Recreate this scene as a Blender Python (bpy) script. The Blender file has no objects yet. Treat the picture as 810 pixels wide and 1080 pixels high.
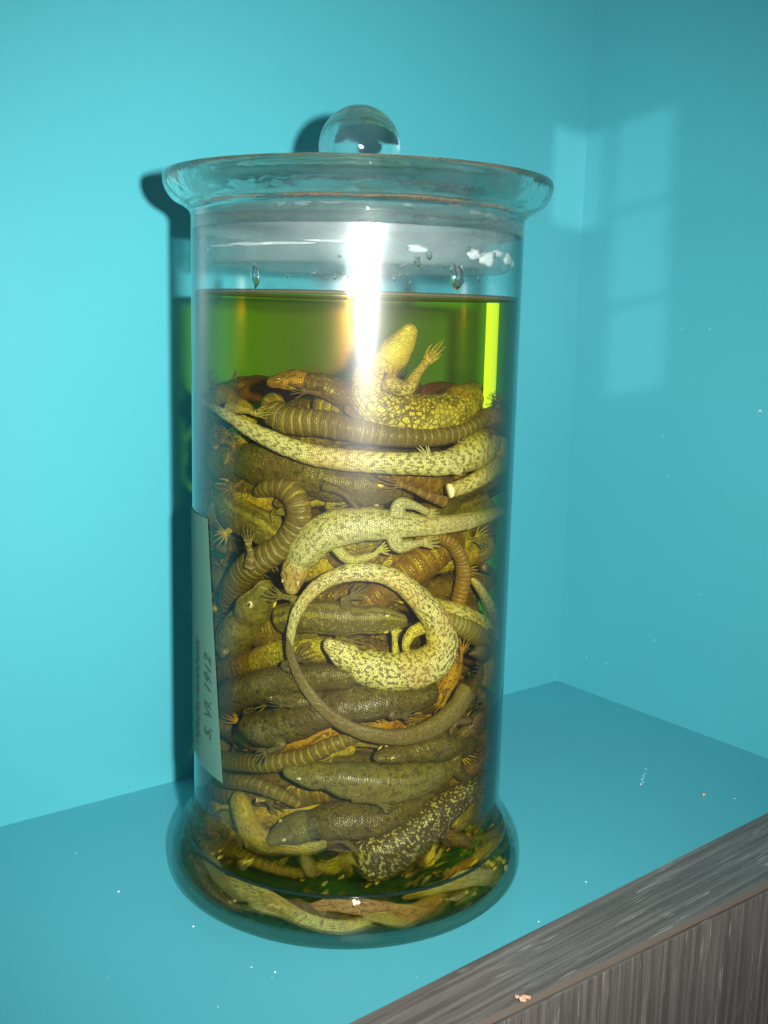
import bpy, bmesh, math, random
from mathutils import Vector, Matrix, noise as mnoise
random.seed(7)
sc = bpy.context.scene
C = sc.collection
# ------------------------------------------------------------------ camera
PITCH, ROLL, FPX, CAMZ = 0.17626, 0.02452, 1160.9, 0.25168
EYE = Vector((0, 0, CAMZ))
FWD = Vector((0, math.cos(PITCH), -math.sin(PITCH)))
R0 = Vector((1, 0, 0)); U0 = R0.cross(FWD)
RGT = math.cos(ROLL)*R0 + math.sin(ROLL)*U0
UPV = -math.sin(ROLL)*R0 + math.cos(ROLL)*U0
cd = bpy.data.cameras.new('camera'); cam = bpy.data.objects.new('camera', cd); C.objects.link(cam)
cam.matrix_world = Matrix(((RGT.x, UPV.x, -FWD.x, EYE.x), (RGT.y, UPV.y, -FWD.y, EYE.y), (RGT.z, UPV.z, -FWD.z, EYE.z), (0, 0, 0, 1)))
cd.sensor_fit = 'VERTICAL'; cd.sensor_height = 24.0; cd.lens = 24.0*FPX/1080.0
cd.clip_start = 0.01; cd.clip_end = 50
sc.camera = cam
# ------------------------------------------------------------------ world, light, exposure
w = bpy.data.worlds.new('World'); sc.world = w; w.use_nodes = True
bg = w.node_tree.nodes['Background']; bg.inputs[0].default_value = (0.85, 0.95, 1.0, 1); bg.inputs[1].default_value = 0.13
sc.view_settings.view_transform = 'Standard'; sc.view_settings.look = 'None'
sc.view_settings.exposure = 0.0; sc.view_settings.gamma = 1.0
FLASH_POS = EYE + RGT*0.052 + UPV*0.018
sd = bpy.data.lights.new('camera_flash', 'SPOT'); sd.energy = 23; sd.color = (1.0, 0.985, 0.95)
sd.shadow_soft_size = 0.008; sd.spot_size = math.radians(82); sd.spot_blend = 1.0
fl = bpy.data.objects.new('camera_flash', sd); C.objects.link(fl); fl.location = FLASH_POS
fl.rotation_euler = (Vector((-0.005, 0.5, 0.18)) - FLASH_POS).to_track_quat('-Z', 'Y').to_euler()
cy = sc.cycles
cy.max_bounces = 14; cy.transparent_max_bounces = 40; cy.transmission_bounces = 12; cy.glossy_bounces = 6; cy.diffuse_bounces = 4
cy.volume_bounces = 0; cy.use_denoising = True; cy.sample_clamp_indirect = 6.0; cy.caustics_reflective = True; cy.caustics_refractive = True
cy.blur_glossy = 0.3

JX, JY = -0.01392, 0.48027            # axis of the jar on the shelf

def ray(x, y):
    return (FWD + RGT*((x-405)/FPX) - UPV*((y-540)/FPX)).normalized()

def at(x, y, r):
    """point where the line of sight through a photo pixel meets an upright cylinder of radius r round the jar's axis"""
    d = ray(x, y); ox, oy = -JX, -JY
    a = d.x*d.x + d.y*d.y; b = 2*(ox*d.x + oy*d.y); c = ox*ox + oy*oy - r*r
    D = b*b - 4*a*c
    t = (-b - math.sqrt(D))/(2*a) if D > 0 else -b/(2*a)
    p = EYE + d*t
    if D <= 0:
        q = Vector((p.x-JX, p.y-JY)); q = q.normalized()*r
        p.x, p.y = JX+q.x, JY+q.y
    return p

def on_wall(x, y, nrm):
    d = ray(x, y); return EYE + d*((CO-EYE).dot(nrm)/d.dot(nrm))

def on_z(x, y, z=0.0):
    d = ray(x, y); return EYE + d*((z-EYE.z)/d.z)

# ------------------------------------------------------------------ helpers
def tag(o, label=None, cat=None, group=None, kind=None):
    if label: o['label'] = label
    if cat: o['category'] = cat
    if group: o['group'] = group
    if kind: o['kind'] = kind
    return o

def link(name, bm, mats, parent=None, smooth=True):
    me = bpy.data.meshes.new(name); bm.to_mesh(me); bm.free()
    for m in (mats if isinstance(mats, (list, tuple)) else [mats]): me.materials.append(m)
    if smooth: me.polygons.foreach_set('use_smooth', [True]*len(me.polygons))
    o = bpy.data.objects.new(name, me); C.objects.link(o)
    if parent: o.parent = parent
    return o

class NT:
    def __init__(s, name):
        s.m = bpy.data.materials.new(name); s.m.use_nodes = True; s.t = s.m.node_tree; s.t.nodes.clear()
        s.out = s.t.nodes.new('ShaderNodeOutputMaterial')
    def n(s, typ, props=None, **ins):
        nd = s.t.nodes.new(typ)
        for k, v in (props or {}).items(): setattr(nd, k, v)
        for k, v in ins.items():
            key = int(k[1:]) if k[0] == '_' and k[1:].isdigit() else k.replace('_', ' ')
            sk = nd.inputs[key]
            if isinstance(v, bpy.types.NodeSocket): s.t.links.new(v, sk)
            else: sk.default_value = v
        return nd
    def math(s, op, a, b=0.0, c=0.0):
        return s.n('ShaderNodeMath', {'operation': op}, _0=a, _1=b, _2=c).outputs[0]
    def mix(s, f, a, b):
        nd = s.n('ShaderNodeMix', {'data_type': 'RGBA'}, _0=f)
        for i, v in ((6, a), (7, b)):
            if isinstance(v, bpy.types.NodeSocket): s.t.links.new(v, nd.inputs[i])
            else: nd.inputs[i].default_value = (*v, 1) if len(v) == 3 else v
        return nd.outputs[2]
    def ramp(s, f, lo, hi):
        return s.n('ShaderNodeMapRange', {'clamp': True, 'interpolation_type': 'SMOOTHSTEP'}, _0=f, _1=lo, _2=hi, _3=0.0, _4=1.0).outputs[0]
    def surf(s, sock): s.t.links.new(sock, s.out.inputs['Surface']); return s.m

def pbsdf(N, color, rough=0.5, spec=0.5, bump=None, bstr=0.3, bdist=0.001, **kw):
    p = N.n('ShaderNodeBsdfPrincipled', None, Roughness=rough, **kw)
    p.inputs['Specular IOR Level'].default_value = spec
    if isinstance(color, bpy.types.NodeSocket): N.t.links.new(color, p.inputs['Base Color'])
    else: p.inputs['Base Color'].default_value = (*color, 1)
    if bump is not None:
        b = N.n('ShaderNodeBump', None, Strength=bstr, Distance=bdist, Height=bump)
        N.t.links.new(b.outputs[0], p.inputs['Normal'])
    return p.outputs[0]

# ------------------------------------------------------------------ materials of the setting
def mat_paint(name, col, rough=0.32):
    N = NT(name); tc = N.n('ShaderNodeTexCoord').outputs['Object']
    n1 = N.n('ShaderNodeTexNoise', None, Vector=tc, Scale=3.0, Detail=3.0).outputs[0]
    n2 = N.n('ShaderNodeTexNoise', None, Vector=tc, Scale=900.0, Detail=2.0).outputs[0]
    n3 = N.n('ShaderNodeTexNoise', None, Vector=tc, Scale=14.0, Detail=6.0, Roughness=0.7).outputs[0]
    c = N.mix(n1, tuple(v*0.93 for v in col), tuple(min(1, v*1.06) for v in col))
    r = N.math('ADD', N.math('MULTIPLY', n3, 0.14), rough-0.06)
    return N.surf(pbsdf(N, c, r, 0.4, N.math('ADD', n2, N.math('MULTIPLY', n3, 0.5)), 0.12, 0.0003))
M_wall = mat_paint('teal_lacquered_panel', (0.080, 0.435, 0.500))
M_shelf = mat_paint('teal_shelf_paint', (0.088, 0.43, 0.505), 0.36)

def mat_wood(name, ang_axis):
    N = NT(name); uv = N.n('ShaderNodeUVMap').outputs[0]
    mp = N.n('ShaderNodeMapping', None, Vector=uv, Scale=(1, 1, 1)).outputs[0]
    wv = N.n('ShaderNodeTexNoise', None, Vector=N.n('ShaderNodeMapping', None, Vector=mp, Scale=(9, 320, 1)).outputs[0], Scale=1.0, Detail=5.0, Roughness=0.6).outputs[0]
    fine = N.n('ShaderNodeTexNoise', None, Vector=N.n('ShaderNodeMapping', None, Vector=mp, Scale=(40, 1500, 1)).outputs[0], Scale=1.0, Detail=3.0).outputs[0]
    blot = N.n('ShaderNodeTexNoise', None, Vector=N.n('ShaderNodeMapping', None, Vector=mp, Scale=(25, 110, 1)).outputs[0], Scale=1.0, Detail=3.0).outputs[0]
    c = N.mix(N.ramp(wv, 0.35, 0.68), (0.105, 0.095, 0.085), (0.205, 0.188, 0.17))
    c = N.mix(N.ramp(fine, 0.55, 0.75), c, (0.08, 0.066, 0.056))
    pores = N.math('MULTIPLY', N.ramp(fine, 0.56, 0.66), N.ramp(blot, 0.52, 0.62))
    c = N.mix(N.math('MULTIPLY', pores, 0.8), c, (0.50, 0.47, 0.46))
    return N.surf(pbsdf(N, c, 0.5, 0.4, fine, 0.35, 0.0004))
M_wood = mat_wood('limed_grey_oak_veneer', 0)
N = NT('dark_joint'); M_joint = N.surf(pbsdf(N, (0.012, 0.01, 0.01), 0.8))
N = NT('pale_edge_band'); M_edge = N.surf(pbsdf(N, (0.20, 0.16, 0.13), 0.5))

# ------------------------------------------------------------------ the case: walls, shelf, timber
CO = Vector((0.12594, 0.748, 0))
du = (Vector((-0.18488, 0.50467, 0)) - CO).normalized()      # along the back wall, to the left
dv = Vector((-du.y, du.x, 0))                                # along the right wall, towards the viewer
if dv.y > 0: dv = -dv
def panel(name, p0, d1, L1, h0, h1, th, back, mat):
    bm = bmesh.new(); vs = []
    for k in (0, 1):
        o = back*th*k
        for (a, z) in ((0, h0), (L1, h0), (L1, h1), (0, h1)):
            q = p0 + d1*a + o; vs.append(bm.verts.new((q.x, q.y, z)))
    for f in ((0, 1, 2, 3), (7, 6, 5, 4), (0, 4, 5, 1), (1, 5, 6, 2), (2, 6, 7, 3), (3, 7, 4, 0)): bm.faces.new([vs[i] for i in f])
    bmesh.ops.recalc_face_normals(bm, faces=bm.faces)
    return link(name, bm, mat, smooth=False)
tag(panel('back_wall', CO - du*0.02, du, 1.12, -0.02, 0.75, 0.018, -dv, M_wall), kind='structure')
tag(panel('right_wall', CO, dv, 0.36, -0.02, 0.75, 0.018, -du, M_wall), kind='structure')

E1, E2 = Vector((-0.00744, 0.35848, 0)), Vector((0.20495, 0.54082, 0))
F1, F2 = Vector((0.03717, 0.36021, 0)), Vector((0.18058, 0.46897, 0))
ed = (E2-E1).normalized(); fd = (F2-F1).normalized()
Ea = E1 - ed*0.22
_t = (CO-E1).dot(du)/ed.dot(du); Eb = E1 + ed*_t            # where the shelf edge meets the right wall
Fa, Fb = F1 - fd*0.25, F2 + fd*0.13
def slab(name, poly, z0, z1, mat, parent=None, uvdir=None, bev=0.0):
    bm = bmesh.new(); lo = [bm.verts.new((p.x, p.y, z0)) for p in poly]; hi = [bm.verts.new((p.x, p.y, z1)) for p in poly]
    bm.faces.new(hi); bm.faces.new(lo[::-1]); n = len(poly)
    for i in range(n): bm.faces.new((lo[i], lo[(i+1) % n], hi[(i+1) % n], hi[i]))
    bmesh.ops.recalc_face_normals(bm, faces=bm.faces)
    if bev: bmesh.ops.bevel(bm, geom=bm.edges[:], offset=bev, segments=2, affect='EDGES', profile=0.5)
    if uvdir:
        uv = bm.loops.layers.uv.new('UVMap'); side = Vector((-uvdir.y, uvdir.x, 0))
        for f in bm.faces:
            for l in f.loops:
                co = l.vert.co
                if abs(f.normal.z) > 0.5: l[uv].uv = (co.dot(uvdir), co.dot(side))
                else: l[uv].uv = (co.z*1.0, co.dot(uvdir))
    return link(name, bm, mat, parent, smooth=False)
far_l = CO + du*0.75
tag(slab('shelf', [CO, far_l, Ea, Eb], -0.018, 0.0, M_shelf), kind='structure')
fn = Vector((fd.y, -fd.x, 0))                     # outwards from the timber front
rail = bpy.data.objects.new('cabinet_front', None); C.objects.link(rail); rail.location = (0, 0, 0)
tag(rail, 'grey limed oak rail and front panel along the open edge of the teal shelf', 'cabinet front')
g = -0.0004
nE = Vector((ed.y, -ed.x, 0))
slab('top_rail', [Ea + nE*g, Fa, Fb, Eb + nE*g], -0.0030, 0.00018, M_wood, rail, ed, 0.0001)
slab('joint_line', [Fa - fn*0.004, Fa - fn*0.0006, Fb - fn*0.0006, Fb - fn*0.004], -0.02, -0.0032, M_joint, rail)
slab('edge_band', [Fa + fn*0.0002, Fa + fn*0.0007, Fb + fn*0.0007, Fb + fn*0.0002], -0.0028, 0.0001, M_edge, rail)
slab('front_panel', [Fa - fn*0.017, Fa + fn*0.0008, Fb + fn*0.0008, Fb - fn*0.017], -0.4, -0.0042, M_wood, rail, fd, 0.0005)

# crumbs and dust on the shelf and rail
N = NT('crumb'); M_crumb = N.surf(pbsdf(N, (0.75, 0.45, 0.28), 0.8))
N = NT('white_dust'); M_dust = N.surf(pbsdf(N, (0.8, 0.85, 0.85), 0.8))
def lump(bm, p, r, jit=0.35, seg=1):
    res = bmesh.ops.create_icosphere(bm, subdivisions=seg, radius=r, matrix=Matrix.Translation(p))
    for v in res['verts']:
        d = v.co - p; v.co = p + d*(1 + random.uniform(-jit, jit)); v.co.z = p.z + (v.co.z-p.z)*0.6
bm = bmesh.new(); cp = on_z(551, 1050, 0.0035)
for dx, dy, r in ((0, 0, .0019), (.0018, .0006, .0013), (-.0016, .0008, .0012), (.0004, -.0015, .0011)): lump(bm, cp + Vector((dx, dy, -.001)), r)
tag(link('crumb', bm, M_crumb, smooth=False), 'pale orange crumb lying on the grey timber rail', 'crumb')
bm = bmesh.new()
for (x, y, r) in ((742, 838, .0011),): lump(bm, on_z(x, y, 0.0006), r)
tag(link('crumb', bm, M_crumb, smooth=False), 'tiny pink crumb on the teal shelf near the right wall', 'crumb')
bm = bmesh.new()
dust = [(125, 940, .0006), (204, 977, .0006), (290, 1025, .0004), (265, 1020, .0004), (80, 900, .0003), (618, 930, .0004), (568, 972, .0004), (775, 842, .0004), (595, 740, .0003), (583, 800, .0003), (677, 822, .0005), (676, 827, .0005), (678, 818, .0004), (230, 1062, .0003)]
dust += [(random.uniform(0, 800), random.uniform(730, 1070), random.uniform(.00008, .0002)) for _ in range(110)]
for x, y, r in dust:
    p = on_z(x, y, 0.0002)
    if (p - Vector((JX, JY, p.z))).length < 0.083 or (p-CO).dot(du) < 0.003 or (p-CO).dot(dv) < 0.003 or (p-E1).dot(nE) > -0.002: continue
    lump(bm, p, r)
for (x, y, r) in ((681, 811, .0004), (680, 816, .0004), (679, 820, .0004), (678, 825, .0004)): lump(bm, on_z(x, y, 0.0004), r)
for x, y in ((700, 460), (802, 433), (706, 502), (720, 347), (749, 347), (696, 415), (619, 693), (640, 700), (691, 675), (740, 627), (616, 178), (590, 545)):
    lump(bm, on_wall(x, y, du) + du*0.0003, 0.00038 if (x, y) != (802, 433) else .0010)
tag(link('dust', bm, M_dust, smooth=False), 'white specks of dust scattered over the teal shelf and side wall', 'dust', kind='stuff')

# ------------------------------------------------------------------ added unseen spot and cut board: cast pane patches imitating a window reflection
def on_wall(x, y, nrm):
    d = ray(x, y); return EYE + d*((CO-EYE).dot(nrm)/d.dot(nrm))
N = NT('pane_mask_paint'); M_mask = N.surf(pbsdf(N, (0.10, 0.10, 0.10), 0.7))
wl = bpy.data.lights.new('pane_patch_spot', 'SPOT'); wl.energy = 170; wl.color = (1.0, 0.80, 0.76); wl.shadow_soft_size = 0.005
wl.spot_size = math.radians(11); wl.spot_blend = 0.2
wo = bpy.data.objects.new('pane_patch_spot', wl); C.objects.link(wo); wo.location = (0.42, -2.2, 0.85)
aim = on_wall(647, 270, du); wo.rotation_euler = (aim - wo.location).to_track_quat('-Z', 'Y').to_euler()
wn = (aim - wo.location).normalized(); wc = wo.location + wn*1.5
wx = Vector((wn.y, -wn.x, 0)).normalized(); wy = wx.cross(wn).normalized()
if wy.z < 0: wy = -wy
def on_mask(x, y):
    p = on_wall(x, y, du if x > 624 else dv); d = p - wo.location; q = wo.location + d*(1.5/d.dot(wn)) - wc
    return (q.dot(wx), q.dot(wy))
opens = []
for (x0, y0, x1, y1) in ((650, 121, 709, 213), (646, 221, 704, 314), (642, 323, 699, 413), (583, 134, 636, 236)):
    a = [on_mask(x0, y0), on_mask(x1, y0), on_mask(x1, y1), on_mask(x0, y1)]
    us = sorted(q[0] for q in a); vs = sorted(q[1] for q in a); opens.append(((us[0]+us[1])/2, (us[2]+us[3])/2, (vs[0]+vs[1])/2, (vs[2]+vs[3])/2))
xs = sorted({-0.3, 0.3} | {o[0] for o in opens} | {o[1] for o in opens}); ys = sorted({-0.3, 0.3} | {o[2] for o in opens} | {o[3] for o in opens})
bm = bmesh.new()
for i in range(len(xs)-1):
    for j in range(len(ys)-1):
        cx_, cy_ = (xs[i]+xs[i+1])/2, (ys[j]+ys[j+1])/2
        if any(o[0] < cx_ < o[1] and o[2] < cy_ < o[3] for o in opens): continue
        q = [wc + wx*u + wy*v + wn*t for t in (0, .01) for (u, v) in ((xs[i], ys[j]), (xs[i+1], ys[j]), (xs[i+1], ys[j+1]), (xs[i], ys[j+1]))]
        vv = [bm.verts.new(k) for k in q]
        for f in ((0, 1, 2, 3), (7, 6, 5, 4)): bm.faces.new([vv[k] for k in f])
        for (u, v, di, dj) in ((0, 1, 0, -1), (1, 2, 1, 0), (2, 3, 0, 1), (3, 0, -1, 0)):
            bm.faces.new([vv[k] for k in (u, v, v+4, u+4)])
bmesh.ops.remove_doubles(bm, verts=bm.verts[:], dist=1e-5)
tag(link('pane_mask', bm, M_mask, smooth=False), 'added unseen board with four pane-shaped openings masking the spot behind the viewer', 'light mask')

# ------------------------------------------------------------------ glass
def mat_clear(name, tint, spread=0.27, bloom=0.026, edge=(0.25, 0.55, 0.5), f0=0.045):
    """thin clear glass: straight-through transmission plus mirror reflection, rough gloss added for flash bloom"""
    N = NT(name); tc = N.n('ShaderNodeTexCoord').outputs['Object']
    lw = N.n('ShaderNodeLayerWeight', None, Blend=0.5).outputs['Facing']
    e = N.ramp(lw, 0.45, 0.9)  # edge tint darkens grazing glass in place of refraction, deepening its cast shadow
    frs = N.math('MULTIPLY_ADD', N.math('POWER', lw, 5.0), 0.9*min(1, f0/0.045), f0)
    tr = N.n('ShaderNodeBsdfTransparent', None, Color=N.mix(e, tint, edge)).outputs[0]
    wob = N.n('ShaderNodeTexNoise', None, Vector=N.n('ShaderNodeMapping', None, Vector=tc, Scale=(30, 30, 7)).outputs[0], Scale=1.0, Detail=2.0).outputs[0]
    bp = N.n('ShaderNodeBump', None, Strength=0.35, Distance=0.004, Height=wob).outputs[0]
    g1 = N.n('ShaderNodeBsdfGlossy', None, Roughness=0.085, Normal=bp, Color=(1, 1, 1, 1)).outputs[0]
    g2 = N.n('ShaderNodeBsdfGlossy', None, Roughness=spread, Color=(1, 1, 1, 1)).outputs[0]
    s = N.n('ShaderNodeMixShader', None, _0=frs, _1=tr, _2=g1).outputs[0]
    sm = N.n('ShaderNodeTexNoise', None, Vector=N.n('ShaderNodeMapping', None, Vector=tc, Scale=(25, 25, 8)).outputs[0], Scale=1.0, Detail=5.0).outputs[0]
    s = N.n('ShaderNodeMixShader', None, _0=N.math('MULTIPLY', sm, bloom*2), _1=s, _2=g2).outputs[0]
    if bloom:
        g3 = N.n('ShaderNodeBsdfGlossy', None, Roughness=0.46, Color=(1, 1, 1, 1)).outputs[0]
        s = N.n('ShaderNodeMixShader', None, _0=0.008, _1=s, _2=g3).outputs[0]
    return N.surf(s)
M_thin = mat_clear('jar_wall_glass', (0.98, 0.99, 0.985), edge=(0.34, 0.46, 0.46))
M_thin_in = mat_clear('jar_inner_glass', (0.98, 1.0, 0.99), bloom=0.0, f0=0.014, edge=(0.92, 0.97, 0.96))
def mat_solid(name, col=(0.93, 0.985, 0.97), rough=0.0, wob=0.15):
    N = NT(name); tc = N.n('ShaderNodeTexCoord').outputs['Object']
    n = N.n('ShaderNodeTexNoise', None, Vector=tc, Scale=60.0, Detail=2.0).outputs[0]
    bp = N.n('ShaderNodeBump', None, Strength=wob, Distance=0.002, Height=n).outputs[0]
    return N.surf(N.n('ShaderNodeBsdfGlass', None, Color=(*col, 1), Roughness=rough, IOR=1.5, Normal=bp).outputs[0])
M_lid = mat_solid('knob_glass', (0.98, 1.0, 0.99))
def mat_half(name, solid=0.45, milk=0.16, tint=(0.90, 0.97, 0.96), bs=0.3):
    """old pressed glass: partly refracting, partly straight-through, a little milky"""
    N = NT(name); tc = N.n('ShaderNodeTexCoord').outputs['Object']
    n = N.n('ShaderNodeTexNoise', None, Vector=tc, Scale=70.0, Detail=3.0).outputs[0]
    bp = N.n('ShaderNodeBump', None, Strength=bs, Distance=0.002, Height=n).outputs[0]
    g = N.n('ShaderNodeBsdfGlass', None, Color=(0.97, 1, 0.99, 1), Roughness=0.0, IOR=1.5, Normal=bp).outputs[0]
    tr = N.n('ShaderNodeBsdfTransparent', None, Color=(*tint, 1)).outputs[0]
    d = N.n('ShaderNodeMixShader', None, _0=0.5, _1=N.n('ShaderNodeBsdfDiffuse', None, Color=(0.7, 0.8, 0.8, 1)).outputs[0], _2=N.n('ShaderNodeBsdfTranslucent', None, Color=(0.7, 0.8, 0.8, 1)).outputs[0]).outputs[0]
    s = N.n('ShaderNodeMixShader', None, _0=solid, _1=tr, _2=g).outputs[0]
    return N.surf(N.n('ShaderNodeMixShader', None, _0=N.math('MULTIPLY', N.ramp(n, 0.25, 0.8), milk), _1=s, _2=d).outputs[0])
M_disc = mat_half('lid_disc_glass', 0.92, 0.04)
M_rim = mat_half('jar_rim_glass', 0.96, 0.03)
M_foot = mat_half('thick_foot_glass', 0.38, 0.0, (0.97, 1.0, 0.98))
M_knob = mat_half('ball_knob_glass', 0.95, 0.05, (0.97, 1, 1), 0.6)
def mat_frost():
    N = NT('ground_glass_joint'); tc = N.n('ShaderNodeTexCoord').outputs['Object']
    n = N.n('ShaderNodeTexNoise', None, Vector=N.n('ShaderNodeMapping', None, Vector=tc, Scale=(40, 40, 90)).outputs[0], Scale=1.0, Detail=5.0, Roughness=0.6).outputs[0]
    tr = N.n('ShaderNodeBsdfTransparent', None, Color=(0.93, 0.97, 0.97, 1)).outputs[0]
    df = N.n('ShaderNodeBsdfDiffuse', None, Color=(0.55, 0.62, 0.62, 1)).outputs[0]
    tl = N.n('ShaderNodeBsdfTranslucent', None, Color=(0.6, 0.68, 0.68, 1)).outputs[0]
    gl = N.n('ShaderNodeBsdfGlossy', None, Color=(1, 1, 1, 1), Roughness=0.3).outputs[0]
    d = N.n('ShaderNodeMixShader', None, _0=0.5, _1=df, _2=tl).outputs[0]
    d = N.n('ShaderNodeMixShader', None, _0=0.12, _1=d, _2=gl).outputs[0]
    f = N.math('ADD', N.math('MULTIPLY', N.ramp(n, 0.3, 0.75), 0.24), 0.13)
    return N.surf(N.n('ShaderNodeMixShader', None, _0=f, _1=tr, _2=d).outputs[0])
M_frost = mat_frost()

def lathe(bm, prof, mats=None, seg=128, cx=JX, cy=JY, close=False):
    rings = []
    for (r, z) in prof:
        if r < 1e-6: rings.append([bm.verts.new((cx, cy, z))])
        else: rings.append([bm.verts.new((cx + r*math.cos(2*math.pi*i/seg), cy + r*math.sin(2*math.pi*i/seg), z)) for i in range(seg)])
    pairs = list(zip(rings, rings[1:])) + ([(rings[-1], rings[0])] if close else [])
    for k, (a, b) in enumerate(pairs):
        for i in range(seg):
            j = (i+1) % seg
            if len(a) == 1 and len(b) == 1: continue
            if len(a) == 1: f = bm.faces.new((a[0], b[j], b[i]))
            elif len(b) == 1: f = bm.faces.new((a[i], a[j], b[0]))
            else: f = bm.faces.new((a[i], a[j], b[j], b[i]))
            if mats: f.material_index = mats[k]
def smooth_prof(pts, n=6):
    out = []
    for i in range(len(pts)-1):
        p0, p1, p2, p3 = pts[max(0, i-1)], pts[i], pts[i+1], pts[min(len(pts)-1, i+2)]
        for k in range(n):
            t = k/n
            out.append(tuple(0.5*((2*p1[c]) + (-p0[c]+p2[c])*t + (2*p0[c]-5*p1[c]+4*p2[c]-p3[c])*t*t + (-p0[c]+3*p1[c]-3*p2[c]+p3[c])*t**3) for c in (0, 1)))
    out.append(pts[-1]); return out

RI = 0.0684; LZ = 0.2592
jar = bpy.data.objects.new('specimen_jar', None); C.objects.link(jar); jar.location = (0, 0, 0)
tag(jar, 'tall cylindrical clear glass jar with flared rim and wide foot standing on the teal shelf', 'jar')
bm = bmesh.new()
foot = smooth_prof([(0.0765, 0.0012), (0.0800, 0.0050), (0.0806, 0.0105), (0.0795, 0.0170), (0.0760, 0.0235), (0.0722, 0.0290), (0.0704, 0.0345), (0.0700, 0.0400)], 5)
outer = foot + [(0.0700, 0.08), (0.07, 0.12), (0.07, 0.16), (0.07, 0.20), (0.07, 0.24), (0.07, 0.27)]
n_foot = len(foot)
flare = smooth_prof([(0.07, 0.285), (0.0702, 0.2915), (0.0728, 0.2942), (0.0772, 0.2968), (0.0803, 0.3005), (0.0814, 0.3045), (0.0808, 0.3072), (0.0790, 0.3066), (0.0765, 0.3020), (0.0730, 0.2985), (0.0692, 0.2960), (0.0685, 0.2900)], 5)
inner = [(RI, 0.285), (RI, 0.27), (RI, 0.24), (RI, 0.20), (RI, 0.16), (RI, 0.12), (RI, 0.08), (RI, 0.040)]
floor_ = smooth_prof([(0.0686, 0.0330), (0.0715, 0.0245), (0.0752, 0.0165), (0.0768, 0.0105), (0.0750, 0.0062), (0.0700, 0.0046), (0.03, 0.0044), (0.0, 0.0044)], 4)
under = [(0.0, 0.0024), (0.03, 0.0024), (0.055, 0.0022), (0.068, 0.0016), (0.073, 0.0010)]
prof = outer + flare + inner + floor_ + under
mats = []
for i in range(len(prof)):
    n0, n1, n2, n3 = n_foot-1, len(outer), len(outer)+len(flare)-1, len(outer)+len(flare)+len(inner)
    if i < n0: mats.append(1)
    elif i < n1: mats.append(0)
    elif i < n2: mats.append(3)
    elif i < n3-1: mats.append(2)
    elif i < n3+len(floor_)-1: mats.append(2)
    else: mats.append(1)
lathe(bm, prof, mats, close=True)
bmesh.ops.recalc_face_normals(bm, faces=bm.faces)
link('jar_body', bm, [M_thin, M_foot, M_thin_in, M_rim], jar)

# lid: disc with a hollow ground plug and a ball knob, lifts off: a thing of its own
lid = bpy.data.objects.new('lid', None); C.objects.link(lid); tag(lid, 'clear glass lid with round ball knob closing the top of the tall jar', 'lid')
bm = bmesh.new()
disc = smooth_prof([(0.0, 0.3080), (0.02, 0.3080), (0.045, 0.3080), (0.066, 0.3080), (0.0745, 0.3080), (0.0768, 0.3068), (0.0750, 0.3052), (0.0705, 0.3030), (0.0680, 0.2985), (0.0670, 0.2930)], 4)
plug = [(0.0667, 0.288), (0.0662, 0.280), (0.0658, 0.2725), (0.0628, 0.2705), (0.0612, 0.2712), (0.0606, 0.276), (0.0604, 0.285), (0.0602, 0.296)]
cave = smooth_prof([(0.0590, 0.3015), (0.055, 0.3040), (0.03, 0.3052), (0.0, 0.3055)], 4)
prof = disc + plug + cave
mats = [1 if len(disc)-1 <= i < len(disc)+len(plug)-1 else 0 for i in range(len(prof)-1)]
lathe(bm, prof, mats)
bmesh.ops.recalc_face_normals(bm, faces=bm.faces)
link('lid_disc', bm, [M_disc, M_frost], lid)
bm = bmesh.new(); KR = 0.0172; KZ = 0.3206
kp = [(0.0, KZ+KR)] + [(KR*math.sin(a), KZ + KR*math.cos(a)) for a in [math.pi*i/28 for i in range(1, 28) if math.cos(math.pi*i/28)*KR > -0.0100]] + [(0.0, 0.3085)]
lathe(bm, kp, seg=72); bmesh.ops.recalc_face_normals(bm, faces=bm.faces)
link('knob', bm, M_knob, lid)

# brownish grease ring and white sealing residue at the joint
N = NT('brown_sealing_grease'); tc = N.n('ShaderNodeTexCoord').outputs['Object']
nn = N.n('ShaderNodeTexNoise', None, Vector=tc, Scale=120.0, Detail=4.0).outputs[0]
s1 = pbsdf(N, (0.42, 0.25, 0.13), 0.4); s2 = N.n('ShaderNodeBsdfTransparent').outputs[0]
M_grease = N.surf(N.n('ShaderNodeMixShader', None, _0=N.math('MULTIPLY', N.ramp(nn, 0.28, 0.56), 0.6), _1=s2, _2=s1).outputs[0])
bm = bmesh.new(); seg = 160; prev = None; first = None
for i in range(seg):
    a = 2*math.pi*i/seg; q = Vector((math.cos(a), math.sin(a), 0)); h = 0.0011 + 0.0008*mnoise.noise(q*4.0); z0 = 0.2962 + 0.0008*mnoise.noise(q*2.5 + Vector((5, 0, 0)))
    cur = []
    for (dr, dz) in ((0, -h), (0.0007, 0), (0, h), (-0.0005, 0)):
        r = 0.0690 + dr; cur.append(bm.verts.new((JX + q.x*r, JY + q.y*r, z0 + dz)))
    if prev:
        for k in range(4): bm.faces.new((prev[k], cur[k], cur[(k+1) % 4], prev[(k+1) % 4]))
    else: first = cur
    prev = cur
for k in range(4): bm.faces.new((prev[k], first[k], first[(k+1) % 4], prev[(k+1) % 4]))
tag(link('sealing_grease', bm, M_grease, jar), 'uneven brown ring of sealing grease under the rim')
N = NT('dark_refraction_line')  # dark ring added to paint in the refraction line above the foot
M_foot_line = N.surf(N.n('ShaderNodeMixShader', None, _0=0.72, _1=N.n('ShaderNodeBsdfTransparent', None, Color=(0.5, 0.7, 0.6, 1)).outputs[0], _2=pbsdf(N, (0.012, 0.035, 0.025), 0.08)).outputs[0])
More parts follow.
